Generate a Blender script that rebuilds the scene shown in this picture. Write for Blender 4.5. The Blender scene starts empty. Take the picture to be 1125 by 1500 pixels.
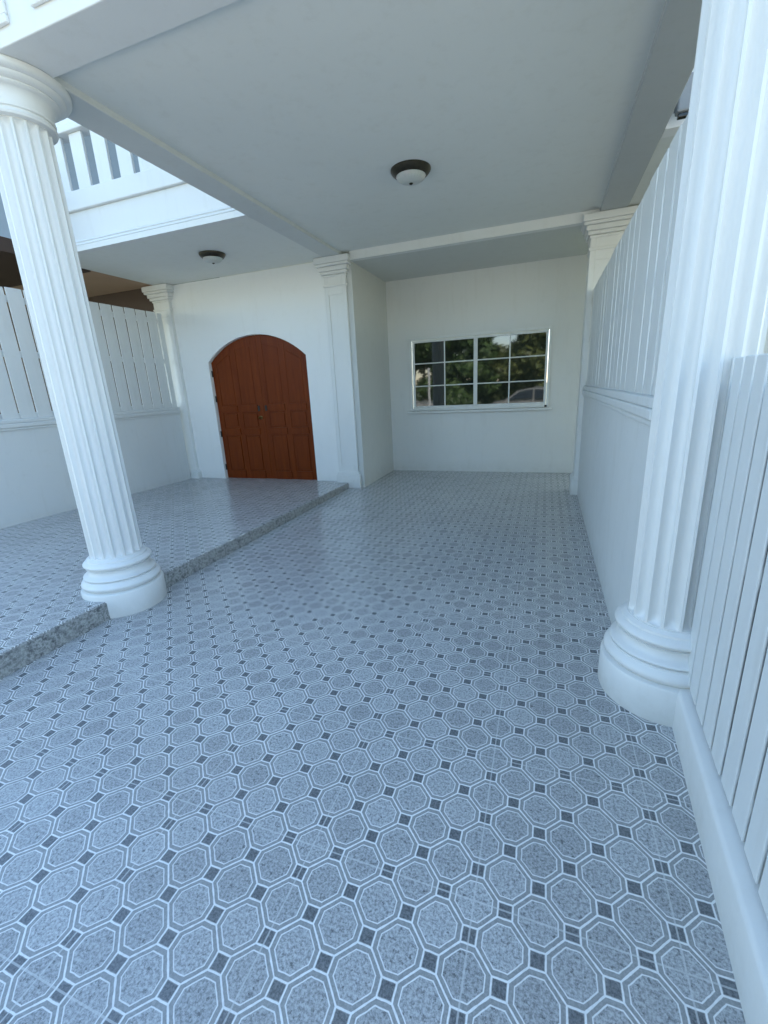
import bpy, bmesh, math, random
from mathutils import Vector, Matrix
R = math.radians
PI = math.pi
S = bpy.context.scene
COL = S.collection
random.seed(7)

# ------------------------------------------------------------------ camera
cam = bpy.data.cameras.new('camera'); cam_o = bpy.data.objects.new('camera', cam); COL.objects.link(cam_o)
cam.sensor_fit = 'VERTICAL'; cam.sensor_height = 36; cam.lens = 36 * 639 / 1500
cam.clip_start = 0.05; cam.clip_end = 2000
r_ = Vector((0.94077, 0.33540, -0.04958)); u_ = Vector((-0.04723, 0.27444, 0.96044)); f_ = Vector((-0.33574, 0.90122, -0.27403))
m = Matrix((r_, u_, -f_)).transposed().to_4x4(); m.translation = (0, 0, 1.5)
cam_o.matrix_world = m
S.camera = cam_o

# ------------------------------------------------------------------ light
SUN_EL, SUN_AZ = 48, 20          # azimuth from +Y, towards -X
w = bpy.data.worlds.new('World'); S.world = w; w.use_nodes = True
nt = w.node_tree; nt.nodes.clear()
sky = nt.nodes.new('ShaderNodeTexSky'); sky.sky_type = 'NISHITA'; sky.sun_disc = False
sky.sun_elevation = R(SUN_EL); sky.sun_rotation = R(SUN_AZ); sky.air_density = 1.0; sky.dust_density = 0.4; sky.ozone_density = 0.3
bg = nt.nodes.new('ShaderNodeBackground'); bg.inputs['Strength'].default_value = 0.12
wo = nt.nodes.new('ShaderNodeOutputWorld')
hs = nt.nodes.new('ShaderNodeHueSaturation'); hs.inputs['Saturation'].default_value = 1.0; hs.inputs['Hue'].default_value = .490
nt.links.new(sky.outputs[0], hs.inputs['Color']); nt.links.new(hs.outputs[0], bg.inputs[0]); nt.links.new(bg.outputs[0], wo.inputs[0])
sl = bpy.data.lights.new('sun', 'SUN'); sl.energy = 3.0; sl.angle = R(0.53); sl.color = (1, 0.95, 0.87)
so = bpy.data.objects.new('sun', sl); COL.objects.link(so)
sd = Vector((math.sin(R(SUN_AZ)) * math.cos(R(SUN_EL)), math.cos(R(SUN_AZ)) * math.cos(R(SUN_EL)), math.sin(R(SUN_EL))))
so.rotation_euler = sd.to_track_quat('Z', 'Y').to_euler(); so.location = (0, 0, 30)
S.view_settings.view_transform = 'Standard'; S.view_settings.look = 'None'; S.view_settings.gamma = 1
S.view_settings.exposure = 2.5
S.cycles.max_bounces = 12; S.cycles.diffuse_bounces = 7

# ------------------------------------------------------------------ materials
def nmat(name):
    mt = bpy.data.materials.new(name); mt.use_nodes = True
    t = mt.node_tree; b = t.nodes['Principled BSDF']
    return mt, t, b
class N:
    """small helper for node math"""
    def __init__(s, t): s.t = t
    def m(s, op, a, b=None, c=None, clamp=False):
        n = s.t.nodes.new('ShaderNodeMath'); n.operation = op; n.use_clamp = clamp
        for i, v in enumerate((a, b, c)):
            if v is None: continue
            if isinstance(v, (int, float)): n.inputs[i].default_value = v
            else: s.t.links.new(v, n.inputs[i])
        return n.outputs[0]
    def mix(s, f, a, b):
        n = s.t.nodes.new('ShaderNodeMix'); n.data_type = 'RGBA'
        if isinstance(f, (int, float)): n.inputs[0].default_value = f
        else: s.t.links.new(f, n.inputs[0])
        for i, v in ((6, a), (7, b)):
            if isinstance(v, tuple): n.inputs[i].default_value = (*v, 1)
            else: s.t.links.new(v, n.inputs[i])
        return n.outputs[2]
    def noise(s, scale, detail=3, rough=.55, vec=None, col=False):
        n = s.t.nodes.new('ShaderNodeTexNoise'); n.inputs['Scale'].default_value = scale
        n.inputs['Detail'].default_value = detail; n.inputs['Roughness'].default_value = rough
        s.t.links.new(vec if vec is not None else s.pos(), n.inputs['Vector'])
        return n.outputs[1 if col else 0]
    def pos(s):
        if not hasattr(s, '_p'):
            s._p = s.t.nodes.new('ShaderNodeNewGeometry').outputs['Position']
        return s._p
    def map(s, v, a, b, c=0, d=1):
        n = s.t.nodes.new('ShaderNodeMapRange'); n.inputs[1].default_value = a; n.inputs[2].default_value = b
        n.inputs[3].default_value = c; n.inputs[4].default_value = d
        s.t.links.new(v, n.inputs[0]); return n.outputs[0]
    def bump(s, h, strength, dist, b):
        n = s.t.nodes.new('ShaderNodeBump'); n.inputs['Strength'].default_value = strength; n.inputs['Distance'].default_value = dist
        s.t.links.new(h, n.inputs['Height']); s.t.links.new(n.outputs[0], b.inputs['Normal'])
def plain(name, c, rough=.6, var=.06, nscale=2.5, bump=.0, bscale=60, metal=0, spec=.5):
    mt, t, b = nmat(name); n = N(t)
    f = n.noise(nscale, 4)
    a = tuple(x * (1 - var) for x in c); d = tuple(min(1, x * (1 + var)) for x in c)
    t.links.new(n.mix(n.map(f, .3, .7), a, d), b.inputs['Base Color'])
    b.inputs['Roughness'].default_value = rough; b.inputs['Metallic'].default_value = metal
    b.inputs['Specular IOR Level'].default_value = spec
    if bump: n.bump(n.noise(bscale, 4), bump, .01, b)
    return mt
def paint(name, c, rough, dirt=.10, foot=.25, bump=.05):
    mt, t, b = nmat(name); n = N(t)
    sp = t.nodes.new('ShaderNodeSeparateXYZ'); t.links.new(n.pos(), sp.inputs[0])
    mp = t.nodes.new('ShaderNodeMapping'); mp.inputs['Scale'].default_value = (5, 5, .7); t.links.new(n.pos(), mp.inputs['Vector'])
    a = n.noise(.9, 5, .6); st = n.noise(2.0, 5, .65, mp.outputs[0]); sm = n.noise(7, 5, .7)
    col = n.mix(n.map(a, .35, .7), tuple(x * .97 for x in c), c)
    grime = tuple(x * k for x, k in zip(c, (.72, .69, .63)))
    col = n.mix(n.map(st, .54, .80, 0, dirt * 2.2), col, grime)
    col = n.mix(n.map(sm, .60, .76, 0, dirt * 1.5), col, grime)
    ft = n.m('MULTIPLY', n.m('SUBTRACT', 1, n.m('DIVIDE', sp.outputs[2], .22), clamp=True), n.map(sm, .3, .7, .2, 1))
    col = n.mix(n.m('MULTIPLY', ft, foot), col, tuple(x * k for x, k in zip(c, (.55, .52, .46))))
    t.links.new(col, b.inputs['Base Color']); t.links.new(n.map(sm, .3, .7, rough - .08, rough + .08), b.inputs['Roughness'])
    n.bump(n.m('ADD', n.noise(130, 3), n.m('MULTIPLY', n.noise(9, 3), 1.5)), bump, .006, b)
    return mt
M = {}
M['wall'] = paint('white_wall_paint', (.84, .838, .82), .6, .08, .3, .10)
M['recess_grey'] = paint('recess_side_shade', (.54, .55, .53), .6, .08, .3, .10)  # side wall white greyed to carry the recess shade
M['recess_ceil'] = paint('recess_ceiling_shade', (.60, .61, .585), .65, .08, 0, .10)  # ceiling white with the recess shade put into its colour
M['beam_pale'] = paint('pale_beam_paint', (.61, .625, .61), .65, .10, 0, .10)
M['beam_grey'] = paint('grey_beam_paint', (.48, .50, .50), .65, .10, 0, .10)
M['recess'] = paint('recess_wall_shade', (.72, .72, .70), .6, .08, .3, .10)  # wall white darkened to stand in for the dimmer recess light
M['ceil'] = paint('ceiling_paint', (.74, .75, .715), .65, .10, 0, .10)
M['trim'] = paint('white_trim_paint', (.73, .735, .72), .45, .09, .35, .10)
M['board'] = paint('white_board_paint', (.67, .69, .69), .5, .14, .2, .08)
M['masonry'] = paint('white_masonry_paint', (.67, .69, .69), .55, .12, .4, .12)
M['gap'] = plain('slat_gap_shade', (.03, .035, .04), .8)  # shade tone for the slat fence gaps
M['bronze'] = plain('dark_bronze', (.045, .038, .025), .35, .2, 30, metal=.6)
M['brass'] = plain('brass', (.30, .21, .09), .38, .1, 30, metal=1)
M['iron'] = plain('dark_iron', (.02, .015, .012), .5)
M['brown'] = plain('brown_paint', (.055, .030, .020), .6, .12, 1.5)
M['beige'] = plain('tan_soffit', (.46, .31, .215), .7, .08, 1.2)
M['darkwin'] = plain('dark_window', (.012, .016, .012), .15, .2, 3)
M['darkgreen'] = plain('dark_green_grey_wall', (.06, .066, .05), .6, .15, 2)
M['bluegrey'] = paint('blue_grey_shade', (.21, .25, .29), .6, .1, 0)  # dark tone stands in for shade seen between the balusters
M['grey'] = plain('grey_plastic', (.25, .26, .27), .45)
M['concrete'] = plain('concrete', (.48, .44, .37), .85, .12, .8, .2, 30)
M['asphalt'] = plain('asphalt', (.075, .073, .07), .9, .2, 1.5, .3, 80)
M['bark'] = plain('bark', (.10, .075, .05), .9, .25, 8, .4, 30)
M['carpaint'] = plain('dark_car_paint', (.02, .022, .026), .15, .05, 2)
M['carwhite'] = plain('white_car_paint', (.30, .31, .31), .3, .02, 2)
M['tyre'] = plain('tyre_rubber', (.02, .02, .02), .8)
M['rim'] = plain('alloy', (.5, .5, .5), .3, metal=.9)
M['roof'] = plain('roof_tile', (.25, .09, .06), .7, .15, 3)
M['dirt'] = plain('soil_and_grass', (.11, .12, .05), .95, .3, .7, .4, 10)

def glass_opaque(name, c, ior):
    mt, t, b = nmat(name); b.inputs['Base Color'].default_value = (*c, 1)
    b.inputs['Roughness'].default_value = .03; b.inputs['IOR'].default_value = ior
    n = N(t); n.bump(n.noise(2.2, 2), .035, .02, b)
    return mt
M['pane'] = glass_opaque('tinted_glass', (.022, .026, .020), 1.85)
M['carglass'] = glass_opaque('car_glass', (.01, .012, .012), 1.8)

mt, t, b = nmat('frosted_lamp_glass'); n = N(t)
b.inputs['Base Color'].default_value = (.52, .54, .52, 1); b.inputs['Roughness'].default_value = .35
b.inputs['Subsurface Weight'].default_value = .2; b.inputs['Subsurface Scale'].default_value = .02
M['lampglass'] = mt

# wood
mt, t, b = nmat('red_brown_wood'); n = N(t)
mp = t.nodes.new('ShaderNodeMapping'); mp.inputs['Scale'].default_value = (14, 14, .9)
t.links.new(n.pos(), mp.inputs['Vector'])
g1 = n.noise(1.6, 6, .6, mp.outputs[0]); g2 = n.noise(6, 4, .6, mp.outputs[0]); g3 = n.noise(.9, 2)
c1 = n.mix(n.map(g1, .3, .7), (.125, .020, .0030), (.205, .040, .0050))
c2 = n.mix(n.map(g2, .45, .75, 0, .5), c1, (.09, .016, .0025))
c3 = n.mix(n.map(g3, .35, .7, 0, .45), c2, (.16, .030, .004))
t.links.new(c3, b.inputs['Base Color']); b.inputs['Roughness'].default_value = .38; b.inputs['Specular IOR Level'].default_value = .18
n.bump(g2, .12, .003, b)
M['wood'] = mt

# octagon-and-square mosaic floor tile, printed on large square tiles
TILE, TX, TY = .548, .4164, .9554
mt, t, b = nmat('octagon_floor_tile'); n = N(t)
sp = t.nodes.new('ShaderNodeSeparateXYZ'); t.links.new(n.pos(), sp.inputs[0])
a_ = TILE / 6
X = n.m('ADD', sp.outputs[0], sp.outputs[2])
u = n.m('DIVIDE', n.m('SUBTRACT', X, TX), a_); v = n.m('DIVIDE', n.m('SUBTRACT', sp.outputs[1], TY), a_)
pp = n.m('MULTIPLY', n.m('ADD', u, v), .5); qq = n.m('MULTIPLY', n.m('SUBTRACT', u, v), .5)
def fr(x): return n.m('ABSOLUTE', n.m('SUBTRACT', x, n.m('ROUND', x)))
fp, fq = fr(pp), fr(qq)
d1 = n.m('SUBTRACT', .5, n.m('MAXIMUM', fp, fq))
d2 = n.m('MULTIPLY', n.m('SUBTRACT', .768, n.m('ADD', fp, fq)), .7071)
dd = n.m('MINIMUM', d1, d2)
wob = n.map(n.noise(38, 2), .3, .7, -.006, .006)
dd = n.m('ADD', dd, wob)
def band(x, lo, hi, s=.008):
    return n.m('MULTIPLY', n.m('MULTIPLY', n.m('SUBTRACT', n.m('DIVIDE', n.m('SUBTRACT', x, lo), s), 0, clamp=True), 1), n.m('DIVIDE', n.m('SUBTRACT', hi, x), s, clamp=True), clamp=True)
line1 = band(dd, -.023, .023)
d2b = n.m('MULTIPLY', n.m('SUBTRACT', .742, n.m('ADD', fp, fq)), .7071)
di = n.m('ADD', n.m('MINIMUM', d1, d2b), wob)
line2 = band(di, .090, .124)
sq = n.m('DIVIDE', n.m('SUBTRACT', -.028, dd), .008, clamp=True)
inner = n.m('DIVIDE', n.m('SUBTRACT', di, .118), .01, clamp=True)
# per-octagon tone
cmb = t.nodes.new('ShaderNodeCombineXYZ'); t.links.new(n.m('ROUND', pp), cmb.inputs[0]); t.links.new(n.m('ROUND', qq), cmb.inputs[1])
wn = t.nodes.new('ShaderNodeTexWhiteNoise'); wn.noise_dimensions = '3D'; t.links.new(cmb.outputs[0], wn.inputs['Vector'])
tone = n.map(wn.outputs[0], 0, 1, .88, 1.1)
s1 = n.noise(120, 3, .75); s2 = n.noise(70, 4, .7); s3 = n.noise(300, 2, .7)
gran = n.mix(n.map(s1, .36, .62), (.22, .225, .23), (.53, .537, .54))
gran = n.mix(n.map(s2, .56, .66, 0, .85), gran, (.09, .095, .10))
gran = n.mix(n.map(s3, .60, .72, 0, .5), gran, (.50, .505, .50))
mu = t.nodes.new('ShaderNodeVectorMath'); mu.operation = 'SCALE'; t.links.new(gran, mu.inputs[0]); t.links.new(tone, mu.inputs['Scale'])
gran = mu.outputs[0]
ring = n.mix(n.map(s1, .4, .6), (.26, .265, .265), (.34, .345, .34))
dark = n.mix(n.map(s1, .38, .64), (.09, .097, .107), (.21, .22, .23))
white = n.mix(n.map(s2, .4, .7), (.84, .84, .83), (.72, .72, .71))
c = n.mix(inner, ring, gran)
c = n.mix(n.m('MULTIPLY', line2, .92), c, white)
c = n.mix(line1, c, white)
c = n.mix(sq, c, dark)
# joints between the big tiles
def joint(x):
    k = n.m('DIVIDE', x, 6); return n.m('MULTIPLY', n.m('ABSOLUTE', n.m('SUBTRACT', k, n.m('ROUND', k))), 6)
jd = n.m('MINIMUM', joint(u), joint(v))
jl = n.m('DIVIDE', n.m('SUBTRACT', .032, jd), .010, clamp=True)
c = n.mix(n.m('MULTIPLY', jl, .55), c, (.64, .64, .63))
# worn, slightly soiled patches
so_ = n.map(n.noise(.8, 5, .6), .42, .72, 0, .22)
c = n.mix(so_, c, (.20, .20, .20))
t.links.new(c, b.inputs['Base Color'])
rg = n.map(n.noise(2.2, 4), .3, .7, .13, .26); t.links.new(rg, b.inputs['Roughness'])
b.inputs['Specular IOR Level'].default_value = .40
hh = n.m('ADD', n.m('MULTIPLY', s2, .5), n.m('ADD', n.m('MULTIPLY', line1, .5), n.m('MULTIPLY', line2, .5)))
n.bump(hh, .14, .004, b)
M['tile'] = mt

mt, t, b = nmat('speckled_granite'); n = N(t)
s1 = n.noise(55, 5, .75); s2 = n.noise(22, 3, .7); s3 = n.noise(7, 3)
c = n.mix(n.map(s1, .38, .62), (.14, .145, .145), (.46, .465, .45))
c = n.mix(n.map(s2, .56, .64, 0, .85), c, (.07, .075, .08))
c = n.mix(n.map(s3, .4, .7, 0, .4), c, (.36, .365, .35))
t.links.new(c, b.inputs['Base Color']); b.inputs['Roughness'].default_value = .35
M['granite'] = mt

def leafmat(name, c1, c2):
    mt, t, b = nmat(name); n = N(t)
    oi = t.nodes.new('ShaderNodeNewGeometry')
    t.links.new(n.mix(oi.outputs['Random Per Island'], c1, c2), b.inputs['Base Color'])
    b.inputs['Roughness'].default_value = .55
    return mt
M['leaf'] = leafmat('dark_leaf', (.030, .065, .014), (.085, .14, .032))
M['leaf2'] = leafmat('olive_leaf', (.06, .085, .020), (.14, .16, .045))

# ------------------------------------------------------------------ mesh helpers
class MB:
    def __init__(s): s.v = []; s.f = []; s.smooth = False
    def box(s, x0, x1, y0, y1, z0, z1):
        i = len(s.v)
        s.v += [(x0, y0, z0), (x1, y0, z0), (x1, y1, z0), (x0, y1, z0), (x0, y0, z1), (x1, y0, z1), (x1, y1, z1), (x0, y1, z1)]
        s.f += [[i + k for k in q] for q in ((3, 2, 1, 0), (4, 5, 6, 7), (0, 1, 5, 4), (1, 2, 6, 5), (2, 3, 7, 6), (3, 0, 4, 7))]
        return s
    def prism(s, poly, axis, a0, a1):
        """poly: CCW 2-D outline, extruded along axis ('x': poly is y,z; 'y': poly is x,z; 'z': poly is x,y)"""
        i = len(s.v); k = len(poly)
        def P(p, a): return {'x': (a, p[0], p[1]), 'y': (p[0], a, p[1]), 'z': (p[0], p[1], a)}[axis]
        s.v += [P(p, a0) for p in poly] + [P(p, a1) for p in poly]
        s.f.append([i + q for q in range(k)][::-1]); s.f.append([i + k + q for q in range(k)])
        for q in range(k):
            r2 = (q + 1) % k; s.f.append([i + q, i + r2, i + k + r2, i + k + q])
        return s
    def lathe(s, prof, cx, cy, seg=48, rad=None, ax='z', cap=True):
        """prof: list of (r, z)"""
        i = len(s.v)
        for (r, z) in prof:
            for k in range(seg):
                an = 2 * PI * k / seg
                rr = r if rad is None else rad(r, z, an)
                if ax == 'z': s.v.append((cx + rr * math.cos(an), cy + rr * math.sin(an), z))
                else: s.v.append((z, cx + rr * math.cos(an), cy + rr * math.sin(an)))
        for j in range(len(prof) - 1):
            for k in range(seg):
                k2 = (k + 1) % seg
                s.f.append([i + j * seg + k, i + j * seg + k2, i + (j + 1) * seg + k2, i + (j + 1) * seg + k])
        if cap:
            s.f.append([i + k for k in range(seg)][::-1]); e = i + (len(prof) - 1) * seg
            s.f.append([e + k for k in range(seg)])
        return s
    def build(s, name, mat, parent=None, smooth=False, bevel=0, rot=None):
        me = bpy.data.meshes.new(name)
        off = Vector((0, 0, 0)); o2 = parent
        while o2 is not None: off += o2.location; o2 = o2.parent
        me.from_pydata([(x - off.x, y - off.y, z - off.z) for x, y, z in s.v], [], s.f)
        bm = bmesh.new(); bm.from_mesh(me); bmesh.ops.recalc_face_normals(bm, faces=bm.faces); bm.to_mesh(me); bm.free()
        me.materials.append(M[mat]); me.update()
        o = bpy.data.objects.new(name, me); COL.objects.link(o); o.parent = parent
        if smooth:
            for p in me.polygons: p.use_smooth = True
            me.set_sharp_from_angle(angle=R(smooth if smooth is not True else 40))
        if bevel:
            bv = o.modifiers.new('bevel', 'BEVEL'); bv.width = bevel; bv.segments = 2; bv.limit_method = 'ANGLE'; bv.angle_limit = R(40)
        return o
def ring(b, x0, x1, z0, z1, wd, ya, yb):
    b.box(x0, x1, ya, yb, z0, z0 + wd); b.box(x0, x1, ya, yb, z1 - wd, z1)
    b.box(x0, x0 + wd, ya, yb, z0 + wd, z1 - wd); b.box(x1 - wd, x1, ya, yb, z0 + wd, z1 - wd)
def tag(o, label=None, cat=None, group=None, kind=None):
    if label: o['label'] = label
    if cat: o['category'] = cat
    if group: o['group'] = group
    if kind: o['kind'] = kind
    return o
def thing(name, label, cat, loc, group=None):
    o = bpy.data.objects.new(name, None); COL.objects.link(o); o.location = loc; o.empty_display_size = .2
    return tag(o, label, cat, group)
def copy_tree(o, parent=None):
    c = o.copy(); COL.objects.link(c); c.parent = parent
    for ch in list(o.children): copy_tree(ch, c)
    return c

# ------------------------------------------------------------------ setting: ground and floors
YD, YR, YP = 6.25, 7.66, 6.19        # door wall, recess wall, pilaster fronts
XL, XR = -5.98, .457                 # faces of the two party walls
ZB, ZC, ZR = 3.268, 3.308, 3.2       # beam soffits, carport ceiling, recess ceiling
g = MB(); g.box(-250, 250, -300, 300, -.75, -.33); tag(g.build('ground', 'dirt'), kind='structure')
g = MB(); g.box(-60, 60, -9.5, -2.6, -.36, -.30); tag(g.build('road', 'concrete'), kind='structure')
g = MB(); g.prism([(-2.6, -.5), (-.3, -.5), (-.3, -.020), (-2.6, -.298)], 'x', -14, 8); tag(g.build('driveway', 'concrete'), kind='structure')
g = MB(); g.box(-2.95, .9, -.30, YR, -.4, 0); tag(g.build('carport_floor', 'tile'), kind='structure')
g = MB(); g.box(-6.2, -2.95, -.30, .5, -.4, -.004); tag(g.build('forecourt_floor', 'tile'), kind='structure')
zs = lambda y: .162 - .0128 * y
g = MB(); g.prism([(.5, -.05), (YD + .2, -.05), (YD + .2, zs(YD + .2)), (.5, zs(.5))], 'x', -6.1, -2.872)
tag(g.build('porch_floor', 'tile', bevel=.006), kind='structure')
g = MB(); g.prism([(.5, -.02), (YD - .1, -.02), (YD - .1, zs(YD - .1) - .010), (.5, zs(.5) - .010)], 'x', -2.8715, -2.866)
tag(g.build('step_riser', 'granite'), kind='structure')

# ------------------------------------------------------------------ the house
H = thing('townhouse', 'white two-storey townhouse front with fluted columns, carport, balcony and arched wooden door', 'house', (-2.6, 6.2, 0))

def arch_pts(x0, x1, zsp, zap, n=24):
    hw = (x1 - x0) / 2; cx = (x0 + x1) / 2; rise = zap - zsp; rad = (hw * hw + rise * rise) / (2 * rise); cz = zap - rad
    a0 = math.asin(hw / rad)
    return [(cx + rad * math.sin(a), cz + rad * math.cos(a)) for a in [-a0 + 2 * a0 * i / n for i in range(n + 1)]]
DX0, DX1, DZS, DZA = -5.312, -3.468, 2.04, 2.405
ap = arch_pts(DX0, DX1, DZS, DZA)
# wall round the arched door opening
w_ = MB()
w_.prism([(DX0, -.1), (-6.05, -.1), (-6.05, ZB), (DX0, ZB)][::-1], 'y', YD, YD + .22)
w_.prism([(-2.70, -.1), (DX1, -.1), (DX1, ZB), (-2.70, ZB)][::-1], 'y', YD, YD + .22)
w_.prism(ap + [(DX1, ZB), (DX0, ZB)], 'y', YD, YD + .22)
w_.build('entrance_wall', 'wall', H)
# recess: side wall and window wall
WX0, WX1, WZ0, WZ1 = -2.225, .02, 1.095, 2.262
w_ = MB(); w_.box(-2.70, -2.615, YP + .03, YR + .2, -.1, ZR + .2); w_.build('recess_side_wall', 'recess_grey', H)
w_ = MB()
w_.box(-2.615, WX0, YR, YR + .2, -.1, ZR + .1); w_.box(WX1, .75, YR, YR + .2, -.1, ZR + .1)
w_.box(WX0, WX1, YR, YR + .2, -.1, WZ0); w_.box(WX0, WX1, YR, YR + .2, WZ1, ZR + .1)
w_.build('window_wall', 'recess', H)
# ceilings and beams
c_ = MB(); c_.box(-2.76, .52, 2.2, YP + .12, ZC, ZC + .06); c_.build('carport_ceiling', 'ceil', H)
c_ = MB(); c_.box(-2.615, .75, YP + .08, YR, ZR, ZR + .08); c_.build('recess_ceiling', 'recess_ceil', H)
c_ = MB(); c_.box(-2.615, .60, YP - .02, YP + .08, ZR, ZC + .05); c_.build('recess_beam', 'trim', H, bevel=.006)
B0, B1, BR0, BR1 = -2.985, -2.725, .478, .755
BF0, BF1 = 2.005, 2.262
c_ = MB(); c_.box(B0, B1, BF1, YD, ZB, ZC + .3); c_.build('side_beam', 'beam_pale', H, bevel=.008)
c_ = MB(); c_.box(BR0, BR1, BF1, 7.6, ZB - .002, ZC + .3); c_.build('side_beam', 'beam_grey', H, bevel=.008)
c_ = MB(); c_.box(B0 - .02, BR1 + .3, BF0, BF1, ZB - .004, 4.35); fas = c_.build('front_beam', 'trim', H, bevel=.006)
def frame_moulding(b, x0, x1, z0, z1, y, d=.02, wd=.035, y2=None):
    b.box(x0, x1, y - d, y, z0, z0 + wd); b.box(x0, x1, y - d, y, z1 - wd, z1)
    b.box(x0, x0 + wd, y - d, y, z0 + wd, z1 - wd); b.box(x1 - wd, x1, y - d, y, z0 + wd, z1 - wd)
p_ = MB(); frame_moulding(p_, -2.93, -2.60, 3.335, 4.1, BF0); frame_moulding(p_, -2.42, -.2, 3.345, 4.1, BF0); frame_moulding(p_, 0, .9, 3.345, 4.1, BF0)
p_.build('panel_moulding', 'trim', fas, bevel=.006)

# balcony over the entrance
YB = 4.43
b_ = MB(); b_.box(-6.06, B0, YB + .06, YD, ZB + .006, ZB + .14); b_.build('balcony_ceiling', 'ceil', H)
b_ = MB()
b_.box(-6.06, B0, YB + .06, YB + .2, ZB + .14, 3.72)
b_.box(-6.06, B0, YB + .02, YB + .2, 3.72, 3.915)
bal = b_.build('balcony', 'trim', H, bevel=.008)
b_ = MB()
prof = [(YB + .059, ZB + .002), (YB - .035, ZB + .002), (YB - .035, ZB + .060), (YB - .012, ZB + .062), (YB - .012, ZB + .070), (YB - .022, ZB + .074), (YB - .014, ZB + .094), (YB + .006, ZB + .104), (YB + .020, ZB + .106), (YB + .020, ZB + .114), (YB + .010, ZB + .118), (YB + .022, ZB + .140), (YB + .059, ZB + .150)]
b_.prism(prof, 'x', -6.06, B0); b_.build('cornice', 'trim', bal)
b_ = MB()
for k in range(10):
    x = -6.06 + .333 * k + .10
    if x + .2 < B0: b_.box(x, x + .195, YB + .05, YB + .085, 3.915, 4.47)
b_.build('balusters', 'trim', bal, bevel=.006)
b_ = MB(); b_.box(-6.06, B0, YB, YB + .18, 4.47, 4.54); b_.box(-6.06, B0, YB + .02, YB + .16, 4.54, 4.70); b_.build('handrail', 'trim', bal, bevel=.012)
# upper storey, roof
b_ = MB(); b_.box(-6.05, B0, YD, YD + .25, ZB + .2, 6.4); b_.box(-6.05, .75, 6.5, 13, ZC + .4, 6.4)
b_.box(B0, BR1, 2.05, 6.5, 4.35, 6.4)
b_.build('upper_wall', 'wall', H)
b_ = MB(); b_.box(B0 + .02, BR1, 2.27, 6.5, ZC + .31, 4.34); b_.build('floor_slab', 'concrete', H)
b_ = MB(); b_.box(-5.75, -3.15, YD - .03, YD - .001, 3.95, 6.0); bd = b_.build('added_balcony_door', 'pane', H)  # glazed door added to darken what shows between the balusters
b_ = MB()
ring(b_, -5.79, -3.10, 3.95, 6.0, .05, YD - .05, YD - .031); b_.box(-4.48, -4.43, YD - .05, YD - .031, 4.0, 5.95)
b_.build('frame', 'trim', bd)
b_ = MB(); b_.prism([(5.6, 6.4), (13.4, 6.4), (13.4, 6.55), (7.4, 9.6), (5.6, 6.9)], 'x', -6.05, 1.1); b_.build('roof', 'roof', H)
b_ = MB(); b_.box(B0 - .06, BR1 + .06, 1.9, 5.59, 6.402, 6.62); b_.build('parapet', 'trim', H)

# fluted columns
def column(cx, cy):
    r0, r1 = .174, .160
    b = MB()
    pb = [(.0, 0), (.274, 0), (.277, .01), (.277, .165), (.270, .178), (.262, .181)]
    def torus(z0, z1, rb, bulge, n=9): return [(rb + bulge * math.sin(PI * i / n), z0 + (z1 - z0) * i / n) for i in range(n + 1)]
    pb += torus(.184, .246, .244, .022) + [(.240, .250), (.240, .257)] + torus(.259, .281, .230, .012, 6)
    pb += [(.217, .286), (.206, .298), (.202, .312), (.205, .325)] + [(.212, .330), (.216, .337)]
    pb += torus(.339, .384, .208, .020) + [(.200, .388), (.198, .399), (.188, .405), (.180, .411), (.0, .411)]
    base = b.lathe(pb, cx, cy, 64, cap=False).build('base', 'trim', None, smooth=35)
    b = MB(); NF, per = 16, 12; z0, z1 = .405, 3.06
    def zz():
        z = [z0, z0 + .012]
        for i in range(1, 9): z.append(z0 + .012 + .05 * (1 - math.cos(PI / 2 * i / 8)))
        z += [z0 + .062 + (z1 - z0 - .124) * i / 14 for i in range(1, 15)]
        for i in range(1, 9): z.append(z1 - .062 + .05 * math.sin(PI / 2 * i / 8))
        z.append(z1); return z
    def rad(r, z, an):
        fr_ = (an / (2 * PI) * NF) % 1; x = (fr_ - .5) / .41
        if abs(x) >= 1: return r
        e = min(1, max(0, (z - z0 - .012) / .05), max(0, (z1 - .012 - z) / .05)) if False else min(max(0, (z - z0 - .012) / .05), max(0, (z1 - .012 - z) / .05), 1)
        e = math.sqrt(max(0, 1 - (1 - e) ** 2))
        return r - .031 * math.sqrt(1 - x * x) * e
    prof = [(r0 + (r1 - r0) * ((z - z0) / (z1 - z0)) ** 1.4, z) for z in zz()]
    shaft = b.lathe(prof, cx, cy, NF * per, rad, cap=False).build('shaft', 'trim', None, smooth=50)
    b = MB()
    pc = [(.0, 3.052), (.178, 3.052), (.192, 3.057), (.197, 3.068), (.192, 3.079), (.182, 3.084), (.182, 3.091), (.192, 3.095), (.194, 3.105), (.190, 3.109)]
    pc += [(.192, 3.142), (.198, 3.163), (.208, 3.176), (.218, 3.180), (.224, 3.182), (.232, 3.190), (.230, 3.198), (.240, 3.200), (.256, 3.206), (.266, 3.215), (.268, 3.223), (.278, 3.225), (.294, 3.234), (.300, 3.243), (.302, 3.262), (.0, 3.262)]
    cap = b.lathe(pc, cx, cy, 64, cap=False).build('capital', 'trim', None, smooth=35)
    return base, shaft, cap
def col_thing(cx, cy):
    base, shaft, cap = column(cx, cy)
    off = Vector(H.location)
    for o in (base, shaft, cap):
        for v_ in o.data.vertices: v_.co -= off
    shaft.name = 'column'; shaft.parent = H
    base.parent = shaft; cap.parent = shaft
    return shaft
LC = (-2.985, 2.205); RC = (.600, 2.17)
c1 = col_thing(*LC)
c2 = copy_tree(c1, H); c2.location = (RC[0] - LC[0], RC[1] - LC[1], 0)

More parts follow.
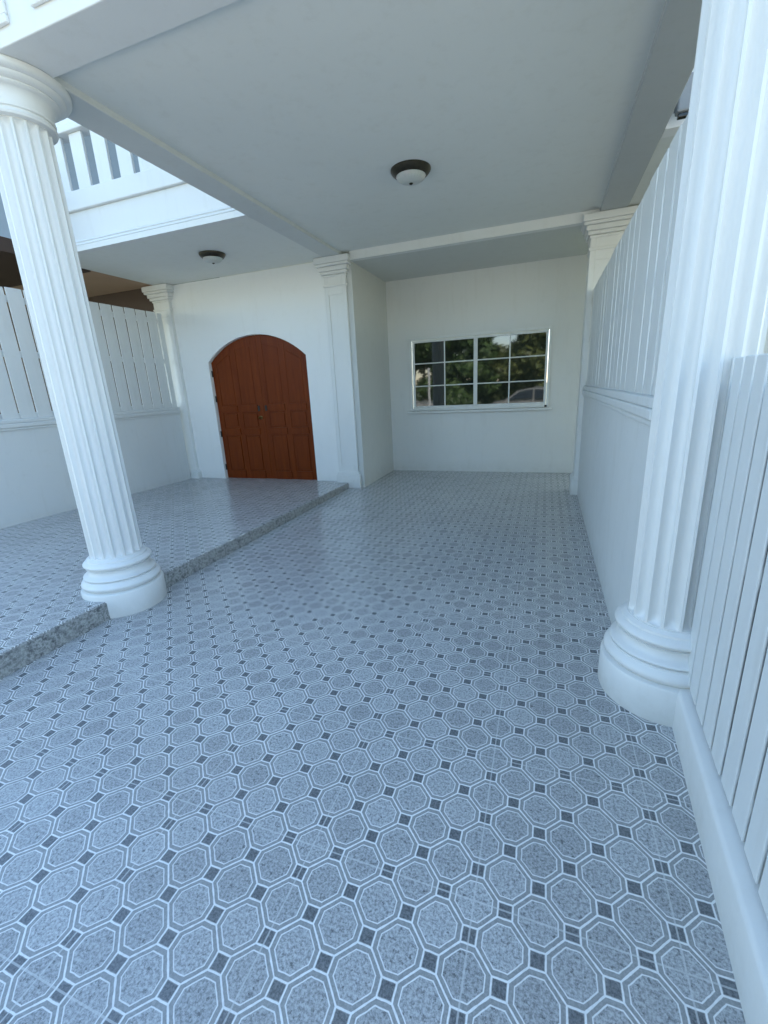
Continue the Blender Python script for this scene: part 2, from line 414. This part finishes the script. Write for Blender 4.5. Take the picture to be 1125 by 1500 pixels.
# pilasters with capital and base
def pilaster(x0, x1, y0, y1, zt):
    b = MB(); b.box(x0, x1, y0, y1, -.04, zt)
    xa, xb = x0 + .06, x1 - .06
    if xb - xa > .1:   # a raised margin round a sunk face
        b = MB(); b.box(x0, x1, y0 + .012, y1, -.04, zt)
        b.box(x0, xa, y0, y0 + .012, -.04, zt); b.box(xb, x1, y0, y0 + .012, -.04, zt)
        b.box(xa, xb, y0, y0 + .012, -.04, .36); b.box(xa, xb, y0, y0 + .012, 2.80, zt)
    sh = b.build('pilaster', 'trim', H, bevel=.004)
    b = MB(); b.box(x0 - .035, x1 + .035, y0 - .035, y1, -.045, .20); b.prism([(x0 - .035, .20), (x1 + .035, .20), (x1 + .004, .25), (x0 - .004, .25)], 'y', y0 - .02, y1 + .002)
    b.build('base', 'trim', sh, bevel=.006)
    b = MB()
    for (e, a, c) in ((.014, 2.90, 2.935), (.012, 3.03, 3.06), (.035, 3.06, 3.10), (.055, 3.10, 3.155), (.085, 3.155, 3.19), (.098, 3.19, zt)):
        b.box(x0 - e, x1 + e, y0 - e, y1 + e * .02, a, c - .0005)
    b.build('capital', 'trim', sh, bevel=.010)
pilaster(-3.035, -2.70, YP, YD + .02, ZB + .0015)
pilaster(.405, .80, YP, YP + .30, ZB - .0035)
pilaster(-6.20, -5.87, YD - .06, YD + .02, ZB + .0025)

# the arched double door
d_ = MB(); dy = YD + .075
mid = (DX0 + DX1) / 2 - .0
def leaf(x0, x1, flip):
    pts = [(x0, .02), (x1, .02)] + [p for p in ap[::-1] if x0 - 1e-4 <= p[0] <= x1 + 1e-4]
    d_.prism(pts, 'y', dy, dy + .05)
leaf(DX0, mid - .0012, 0); leaf(mid + .0012, DX1, 1)
def az(x):  # arch height at x
    hw = (DX1 - DX0) / 2; rise = DZA - DZS; rad = (hw * hw + rise * rise) / (2 * rise); cz = DZA - rad
    return cz + math.sqrt(max(0, rad * rad - (x - (DX0 + DX1) / 2) ** 2))
for (lx0, lx1) in ((DX0, mid - .003), (mid + .003, DX1)):
    st = .105
    # stiles and rails stand proud of the sunk field
    for (a, c) in ((lx0, lx0 + st), (lx1 - st, lx1), ((lx0 + lx1) / 2 - .045, (lx0 + lx1) / 2 + .045)):
        d_.prism([(a, .025), (c, .025), (c, az(c) - .002), (a, az(a) - .002)], 'y', dy - .008, dy)
    for (a, c) in ((.025, .22), (.84, .95), (1.22, 1.33)):
        for (q0, q1) in ((lx0 + st, (lx0 + lx1) / 2 - .045), ((lx0 + lx1) / 2 + .045, lx1 - st)): d_.box(q0, q1, dy - .022, dy, a, c)
    for (q0, q1) in ((lx0 + st, (lx0 + lx1) / 2 - .045), ((lx0 + lx1) / 2 + .045, lx1 - st)):
        d_.prism([(q0, az(q0) - .13), (q1, az(q1) - .13), (q1, az(q1) - .003), (q0, az(q0) - .003)], 'y', dy - .008, dy)
        for (a, c) in ((.25, .81), (.98, 1.19)): d_.box(q0 + .03, q1 - .03, dy - .014, dy + .01, a, c)
        d_.prism([(q0 + .03, 1.36), (q1 - .03, 1.36), (q1 - .03, az(q1 - .03) - .16), (q0 + .03, az(q0 + .03) - .16)], 'y', dy - .005, dy + .01)
door = d_.build('door', 'wood', H, bevel=.006); tag(door, 'arched red-brown wooden double door')
b = MB(); kx = mid - .05; b.lathe([(.0, dy - .038), (.018, dy - .083), (.026, dy - .070), (.024, dy - .055), (.010, dy - .045), (.010, dy - .03), (.028, dy - .026), (.028, dy - .022), (0, dy - .0215)], 0, 0, 20, cap=False)
b.v = [(kx + y, x, 1.12 + z) for (x, y, z) in [(p[2], p[0], p[1]) for p in b.v]]
b.build('handle', 'brass', door, smooth=50)
for kx in (mid - .085, mid + .055):
    b = MB(); b.box(kx - .02, kx + .02, dy - .018, dy - .0085, 1.225, 1.315); b.build('lock_plate', 'iron', door, bevel=.004)
b = MB(); b.box(mid - .012, mid + .012, dy - .014, dy - .0085, .03, az(mid) - .01); b.build('meeting_strip', 'wood', door, bevel=.004)
for zz_ in (.28, .86, 1.45, 1.86):
    for (xx, sgn) in ((DX0, 1), (DX1, -1)):
        b = MB(); b.lathe([(0, zz_ - .05), (.012, zz_ - .05), (.012, zz_ + .05), (0, zz_ + .05)], xx + .012 * sgn, dy - .03, 12, cap=False); b.build('hinge', 'iron', door, smooth=40)

# the window: frame, two sashes with glazing bars, panes
f_ = MB(); y0 = YR - .035
ring(f_, WX0 - .012, WX1 + .030, WZ0 - .022, WZ1 + .015, .040, y0, YR + .06)
win = f_.build('window', 'trim', H, bevel=.005)
b = MB(); b.box(WX0 - .06, WX1 + .08, y0 - .03, YR - .001, WZ0 - .065, WZ0 - .032); b.build('sill', 'trim', win, bevel=.006)
mx = (WX0 + WX1) / 2 - .005
ix0, ix1, iz0, iz1 = WX0 + .037, WX1 - .014, WZ0 + .019, WZ1 - .029
for (x0, x1, yo) in ((ix0, mx + .034, .0), (mx - .034, ix1, -.022)):
    b = MB(); ya, yb = YR + .012 + yo, YR + .032 + yo
    ring(b, x0, x1, iz0, iz1, .036, ya, yb); b.box(*( (x0 + .036, x0 + .062) if yo else (x1 - .062, x1 - .036)), ya + .001, yb, iz0 + .036, iz1 - .036)
    cx = (x0 + x1) / 2
    b.box(cx - .010, cx + .010, ya + .002, yb, iz0 + .036, iz1 - .036)
    for k in (1, 2):
        zk = iz0 + (iz1 - iz0) * k / 3
        b.box(x0 + .036, cx - .010, ya + .003, yb, zk - .009, zk + .009); b.box(cx + .010, x1 - .036, ya + .003, yb, zk - .009, zk + .009)
    sash = b.build('sash', 'trim', win, bevel=.003)
    b = MB(); b.box(x0 + .01, x1 - .01, yb - .006, yb - .002, iz0 + .01, iz1 - .01); b.build('pane', 'pane', win)
b = MB(); b.box(WX1 - .03, WX1 + .005, y0 - .012, y0 - .001, WZ0 - .02, WZ0 + .012); b.build('latch', 'iron', win, bevel=.004)

# ------------------------------------------------------------------ party walls with boarded tops
def boards(b, x, y0, y1, z0, z1, pitch, gap, rails, th=.010, sgn=1):
    y = y0
    while y < y1 - .03:
        e = min(y + pitch - gap, y1); j = random.uniform(-.003, .003); h = random.uniform(-.004, .004)
        b.box(x + j - th / 2, x + j + th / 2, y, e, z0, z1 + h); y += pitch
def party_wall(label, x, side, y0, y1, zcope, zt, off, pitch, th=.14):
    """side=+1: the wall's far side lies towards +x"""
    t_ = thing('boundary_wall', label, 'boundary wall', (x + side * th / 2, (y0 + y1) / 2, 0))
    xa, xb = sorted((x, x + side * th))
    b = MB(); b.box(xa, xb, y0, y1, -.05, zcope - .10); b.build('masonry', 'masonry', t_)
    b = MB()
    for (e, a, c) in ((.016, zcope - .10, zcope - .07), (.026, zcope - .07, zcope - .018), (.020, zcope - .018, zcope + .03)):
        b.box(xa - e, xb + e, y0 - e, y1, a, c - .0005)
    b.build('coping', 'masonry', t_, bevel=.010)
    b = MB(); xc = x + side * off
    boards(b, xc, y0 + .03, y1, zcope + .03, zt, pitch, .020, None); b.build('board_panel', 'board', t_, bevel=.003)
    b = MB(); xr = xc + side * .035
    for z in (zcope + .06, (zcope + zt) / 2 + .02, zt - .12):
        b.box(xr - .022, xr + .022, y0 + .05, y1, z - .035, z + .035)
    b.build('rail', 'board', t_)
    return t_
party_wall('long shaded white wall left of the arched door, low masonry under upright boards and moulded coping', XL, -1, 1.2, YD - .125, 1.325, 2.85, .035, .2)
party_wall('white wall running from right fluted column to back pilaster, moulded coping under tall boards', XR, 1, 2.25, YP - .005, 1.37, 2.485, .022, .2)

# front fence right of the camera
t_ = thing('slat_fence', 'low white slat fence on a rounded curb in front of the right fluted column', 'fence', (.6, .7, 0))
fx = lambda y: .455 + .073 * y
ya, yb = -.35, 2.08
b = MB()
pf = [(0, -.02), (0, .168), (.002, .175), (.007, .181), (.014, .185), (.12, .200), (.14, .185), (.14, -.02)]
i0 = 0
for y in (ya, yb):
    b.v += [(fx(y) + px, y, pz) for px, pz in pf]
k = len(pf); b.f += [list(range(k)), list(range(k, 2 * k))[::-1]] + [[q, (q + 1) % k, k + (q + 1) % k, k + q] for q in range(k)]
b.build('curb', 'trim', t_, smooth=35)
b = MB(); y = ya + .02; k = 0
while y < yb - .05:
    xx = fx(y) + .038 + random.uniform(-.002, .002)
    i = len(b.v); e = min(y + .0985, yb); x2 = fx(e) + .038 + (xx - fx(y) - .038)
    ht = 1.545 + random.uniform(-.004, .004)
    b.v += [(xx, y, .212), (x2, e, .212), (x2 + .010, e, .212), (xx + .010, y, .212), (xx, y, ht), (x2, e, ht), (x2 + .010, e, ht), (xx + .010, y, ht)]
    b.f += [[i + k2 for k2 in q] for q in ((3, 2, 1, 0), (4, 5, 6, 7), (0, 1, 5, 4), (1, 2, 6, 5), (2, 3, 7, 6), (3, 0, 4, 7))]
    y += .1175
b.build('slats', 'board', t_, bevel=.004)
for z in (.34, .92, 1.40):
    b = MB(); i = 0
    b.v = [(fx(ya) + .056, ya, z - .03), (fx(yb) + .056, yb, z - .03), (fx(yb) + .09, yb, z - .03), (fx(ya) + .09, ya, z - .03)]
    b.v += [(p[0], p[1], z + .03) for p in b.v]
    b.f += [list(q) for q in ((3, 2, 1, 0), (4, 5, 6, 7), (0, 1, 5, 4), (1, 2, 6, 5), (2, 3, 7, 6), (3, 0, 4, 7))]
    b.build('rail', 'board', t_)

b = MB(); i = 0
b.v = [(fx(ya) + .10, ya, .21), (fx(yb) + .10, yb, .21), (fx(yb) + .106, yb, .21), (fx(ya) + .106, ya, .21)]
b.v += [(p[0], p[1], 1.46) for p in b.v]
b.f += [list(q) for q in ((3, 2, 1, 0), (4, 5, 6, 7), (0, 1, 5, 4), (1, 2, 6, 5), (2, 3, 7, 6), (3, 0, 4, 7))]
b.build('gap_shade_sheet', 'gap', t_)  # added dark sheet standing in for shade behind the slats

# ------------------------------------------------------------------ ceiling lights
def ceiling_light(x, y, z, rr, label):
    t_ = thing('ceiling_light', label, 'ceiling light', (x, y, z), 'round flush ceiling lights')
    b = MB(); b.lathe([(.0, z), (rr, z), (rr * 1.0, z - .010), (rr * .96, z - .022), (rr * .90, z - .034), (rr * .80, z - .048), (rr * .74, z - .052), (rr * .70, z - .044), (0, z - .04)], x, y, 48, cap=False); b.build('rim', 'bronze', t_, smooth=30)
    b = MB(); pr = [(rr * .73 * math.cos(PI / 2 * i / 10), z - .046 - .058 * math.sin(PI / 2 * i / 10)) for i in range(11)]
    b.lathe([(max(r, .004), q) for r, q in pr], x, y, 144, lambda r, q, an: r * (1 + .022 * math.cos(24 * an)), cap=False); b.build('glass_shade', 'lampglass', t_, smooth=60)
    b = MB(); zb = z - .103; b.lathe([(.0, zb + .004), (.016, zb), (.018, zb - .004), (.012, zb - .008), (.006, zb - .012), (0, zb - .013)], x, y, 20, cap=False); b.build('finial', 'bronze', t_, smooth=50)
ceiling_light(-1.195, 4.31, ZC, .175, 'larger round bronze ceiling light with ribbed glass dome over the middle of carport')
ceiling_light(-4.155, 5.27, ZB + .004, .165, 'round bronze ceiling light under the balcony, in front of arched door')

# ------------------------------------------------------------------ neighbours
NL = thing('neighbouring_house', 'brown shaded house partly seen above the left boarded wall', 'house', (-9.2, 6.2, 0))
b = MB(); b.box(-13, -6.062, 5.05, YD, 3.29, 3.42); b.build('porch_ceiling', 'beige', NL)
b = MB(); b.box(-13, -6.07, 3.6, 5.05, 3.26, 3.419); b.build('beam', 'brown', NL)
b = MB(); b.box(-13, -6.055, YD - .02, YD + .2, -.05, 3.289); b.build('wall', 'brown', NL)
b = MB(); b.box(-13, -6.07, 6.5, 13, 3.42, 6.4); b.box(-13, -6.07, 3.6, 3.75, 3.42, 4.3); b.build('upper_wall', 'bluegrey', NL)
b = MB(); b.prism([(5.3, 6.4), (13.4, 6.4), (13.4, 6.55), (7.4, 9.6), (5.3, 6.7)], 'x', -13.2, -6.06); b.build('roof', 'roof', NL)
NR = thing('neighbouring_house', 'pale house glimpsed through the gap above the right boarded wall', 'house', (3.2, 6.2, 0))
b = MB(); b.box(.757, 6.5, 4.621, YD, 3.285, 3.40); b.build('porch_ceiling', 'ceil', NR)
b = MB(); b.box(.757, 6.5, 4.48, 4.62, 3.27, 4.3); b.build('balcony', 'wall', NR)
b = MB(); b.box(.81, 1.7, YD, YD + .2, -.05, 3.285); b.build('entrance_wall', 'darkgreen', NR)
b = MB(); b.box(1.701, 6.5, YD, YD + .2, -.05, 3.285); b.build('wall', 'masonry', NR)
b = MB(); b.box(1.25, 6.5, 2.0, 4.35, 3.29, 3.40); b.build('carport_ceiling', 'ceil', NR)  # added slab over the open bay, keeps sky light off the side beam
b = MB(); b.box(.82, 6.5, 1.9, YD, -.2, -.02); b.build('porch_floor', 'asphalt', NR)  # dark floor added to cut bounce light onto the side beam
b = MB(); b.box(.757, 6.5, 6.5, 13, 3.41, 6.4); b.build('upper_wall', 'masonry', NR)
b = MB(); b.prism([(5.2, 6.4), (13.4, 6.4), (13.4, 6.55), (7.4, 9.6), (5.2, 6.7)], 'x', 1.11, 6.6); b.build('roof', 'roof', NR)
# small lamp on the beam above the right wall
t_ = thing('floodlight', 'small grey floodlight peeping out beside the shaft of right fluted column', 'floodlight', (.84, 4.4, 3.4))
b = MB(); b.box(.80, .88, 4.455, 4.479, 3.36, 3.44); b.box(.83, .85, 4.36, 4.455, 3.39, 3.41); b.build('bracket', 'grey', t_)
b = MB(); b.box(.785, .93, 4.28, 4.36, 3.28, 3.50); b.build('housing', 'grey', t_, bevel=.012)
b = MB(); b.box(.80, .915, 4.30, 4.345, 3.255, 3.279); b.build('lens', 'darkwin', t_, bevel=.004)

# ------------------------------------------------------------------ across the road: what the window mirrors
def tree(x, y, h, rad, label, lm, n=7000, zc0=.35):
    t_ = thing('tree', label, 'tree', (x, y, -.33), 'trees across the road')
    b = MB(); seg = 10; lv = 8
    ctr = [(x + .15 * math.sin(i * 1.3) * i / lv, y + .1 * math.cos(i) * i / lv, -.33 + h * .75 * i / lv) for i in range(lv + 1)]
    def tube(c, ra, rb):
        i0 = len(b.v)
        for i, p in enumerate(c):
            q = ra + (rb - ra) * i / (len(c) - 1)
            for k in range(seg): b.v.append((p[0] + q * math.cos(2 * PI * k / seg), p[1] + q * math.sin(2 * PI * k / seg), p[2]))
        for i in range(len(c) - 1):
            for k in range(seg):
                k2 = (k + 1) % seg; b.f.append([i0 + i * seg + k, i0 + i * seg + k2, i0 + (i + 1) * seg + k2, i0 + (i + 1) * seg + k])
    tube(ctr, .13, .04)
    for k in range(6):
        an = k * 1.1 + random.random(); p = ctr[3 + k % 4]; L = rad * .8
        tube([(p[0] + L * s * math.cos(an), p[1] + L * s * math.sin(an), p[2] + .6 * L * s) for s in (0, .35, .7, 1)], .05, .012)
    b.build('trunk', 'bark', t_, smooth=60)
    b = MB(); cl = []
    for k in range(34):
        th = random.uniform(0, 2 * PI); rr = rad * math.sqrt(random.random()); zz_ = random.uniform(zc0, 1)
        sc = 1 - .6 * abs(zz_ - .6)
        cl.append((x + rr * sc * math.cos(th), y + rr * sc * math.sin(th), h * zz_, rad * random.uniform(.25, .42)))
    for k in range(n):
        c = random.choice(cl); d = Vector((random.gauss(0, 1), random.gauss(0, 1), random.gauss(0, .8))); d.normalize(); d *= c[3] * random.uniform(.55, 1.05)
        p = Vector(c[:3]) + d
        if p.z < -.3: continue
        nrm = (d.normalized() + Vector((random.uniform(-.7, .7), random.uniform(-.7, .7), random.uniform(-.2, .9)))).normalized()
        tx_ = nrm.orthogonal().normalized(); tx_.rotate(Matrix.Rotation(random.uniform(0, 6.28), 3, nrm)); ty_ = nrm.cross(tx_)
        L = random.uniform(.12, .28); W = L * .45; i = len(b.v)
        b.v += [tuple(p - tx_ * L), tuple(p + ty_ * W), tuple(p + tx_ * L), tuple(p - ty_ * W)]; b.f.append([i, i + 1, i + 2, i + 3])
    b.build('crown', lm, t_)
specs = [(-10.3, -11.5, 6.0, 2.2, 'tall dark tree at the far left across the road, mirrored in window', 'leaf'),
         (-7.2, -12.5, 6.5, 2.3, 'broad dark tree mirrored in upper left window panes', 'leaf'),
         (-4.6, -11.2, 5.2, 1.9, 'dense dark tree mirrored beside the window mullion', 'leaf'),
         (-2.6, -12.8, 3.4, 1.8, 'low olive bushy tree mirrored under open sky in window', 'leaf2'),
         (-.3, -12.0, 4.6, 1.9, 'olive green tree mirrored in upper right window panes', 'leaf2'),
         (2.6, -11.8, 5.5, 2.2, 'tall olive tree across the road beyond the right edge', 'leaf2')]
for s_ in specs: tree(*s_, zc0=.12)
def car(x, y, rz, paint, label):
    t_ = thing('parked_car', label, 'car', (x, y, -.30))
    L = [(-2.15, .35), (-2.2, .62), (-2.05, .88), (-1.55, .96), (-.95, 1.38), (-.3, 1.47), (.45, 1.42), (1.15, 1.0), (1.95, .86), (2.15, .62), (2.12, .35)]
    b = MB(); k = len(L)
    for (yy, s) in ((-.84, .97), (-.87, 1), (.87, 1), (.84, .97)):
        for (px, pz) in L:
            tw = 1 - max(0, pz - .9) * .42
            b.v.append((px, yy * tw, pz))
    for j in range(3):
        for q in range(k):
            r2 = (q + 1) % k; b.f.append([j * k + q, j * k + r2, (j + 1) * k + r2, (j + 1) * k + q])
    b.f.append(list(range(k))); b.f.append(list(range(3 * k, 4 * k)))
    def fin(b, name, mat, **kw):
        c, s = math.cos(rz), math.sin(rz)
        b.v = [(x + p[0] * c - p[1] * s, y + p[0] * s + p[1] * c, p[2] - .30) for p in b.v]
        return b.build(name, mat, t_, **kw)
    fin(b, 'body', paint, smooth=50, bevel=.03)
    b = MB()
    for sg in (-1, 1):
        w = lambda pz: (.87 * (1 - max(0, pz - .9) * .42) + .006) * sg
        for quad in ([(-1.35, .98), (-.25, .98), (-.25, 1.40), (-.85, 1.34)], [(-.18, .98), (.98, .98), (.42, 1.36), (-.18, 1.40)]):
            i = len(b.v); b.v += [(px, w(pz), pz) for px, pz in quad]; b.f.append([i, i + 1, i + 2, i + 3])
    for quad in (((.50, 1.395), (1.10, 1.045)), ((-1.0, 1.36), (-1.5, 1.02))):
        (xa, za), (xb, zb) = quad; o = .012 if xa > 0 else -.012; i = len(b.v)
        b.v += [(xa + o, -.62, za + .012), (xa + o, .62, za + .012), (xb + o, .74, zb + .012), (xb + o, -.74, zb + .012)]; b.f.append([i, i + 1, i + 2, i + 3])
    fin(b, 'windows', 'carglass')
    for wx in (-1.32, 1.32):
        for sg in (-1, 1):
            b = MB(); b.lathe([(0, -.1), (.27, -.1), (.315, -.07), (.315, .07), (.27, .1), (0, .1)], 0, 0, 28, cap=False)
            b.v = [(wx + p[0], .80 * sg + p[2], .315 + p[1]) for p in b.v]; wh = fin(b, 'wheel', 'tyre', smooth=40)
    for sg in (-1, 1):
        b = MB(); b.box(2.08, 2.16, sg * .62 - .17, sg * .62 + .17, .60, .74); fin(b, 'headlight', 'lampglass', bevel=.02)
car(-.2, -6.4, R(4), 'carwhite', 'pale grey parked car with dark side windows, mirrored in lower right window panes')
car(-7.2, -7.6, R(-6), 'carwhite', 'pale grey car at far left across the road, mirrored in lower left window panes')
t_ = thing('street_pole', 'slim white pole mirrored in left window panes', 'pole', (-4.72, -3.6, -.30))
b = MB(); b.lathe([(.0, -.30), (.10, -.30), (.10, -.28), (.05, -.27), (.045, 2.12), (.0, 2.12)], -4.72, -3.6, 16, cap=False); b.build('shaft', 'trim', t_, smooth=40)
b = MB(); b.lathe([(.0, 2.121), (.055, 2.121), (.06, 2.14), (.045, 2.17), (0, 2.18)], -4.72, -3.6, 16, cap=False); b.build('cap', 'trim', t_, smooth=40)
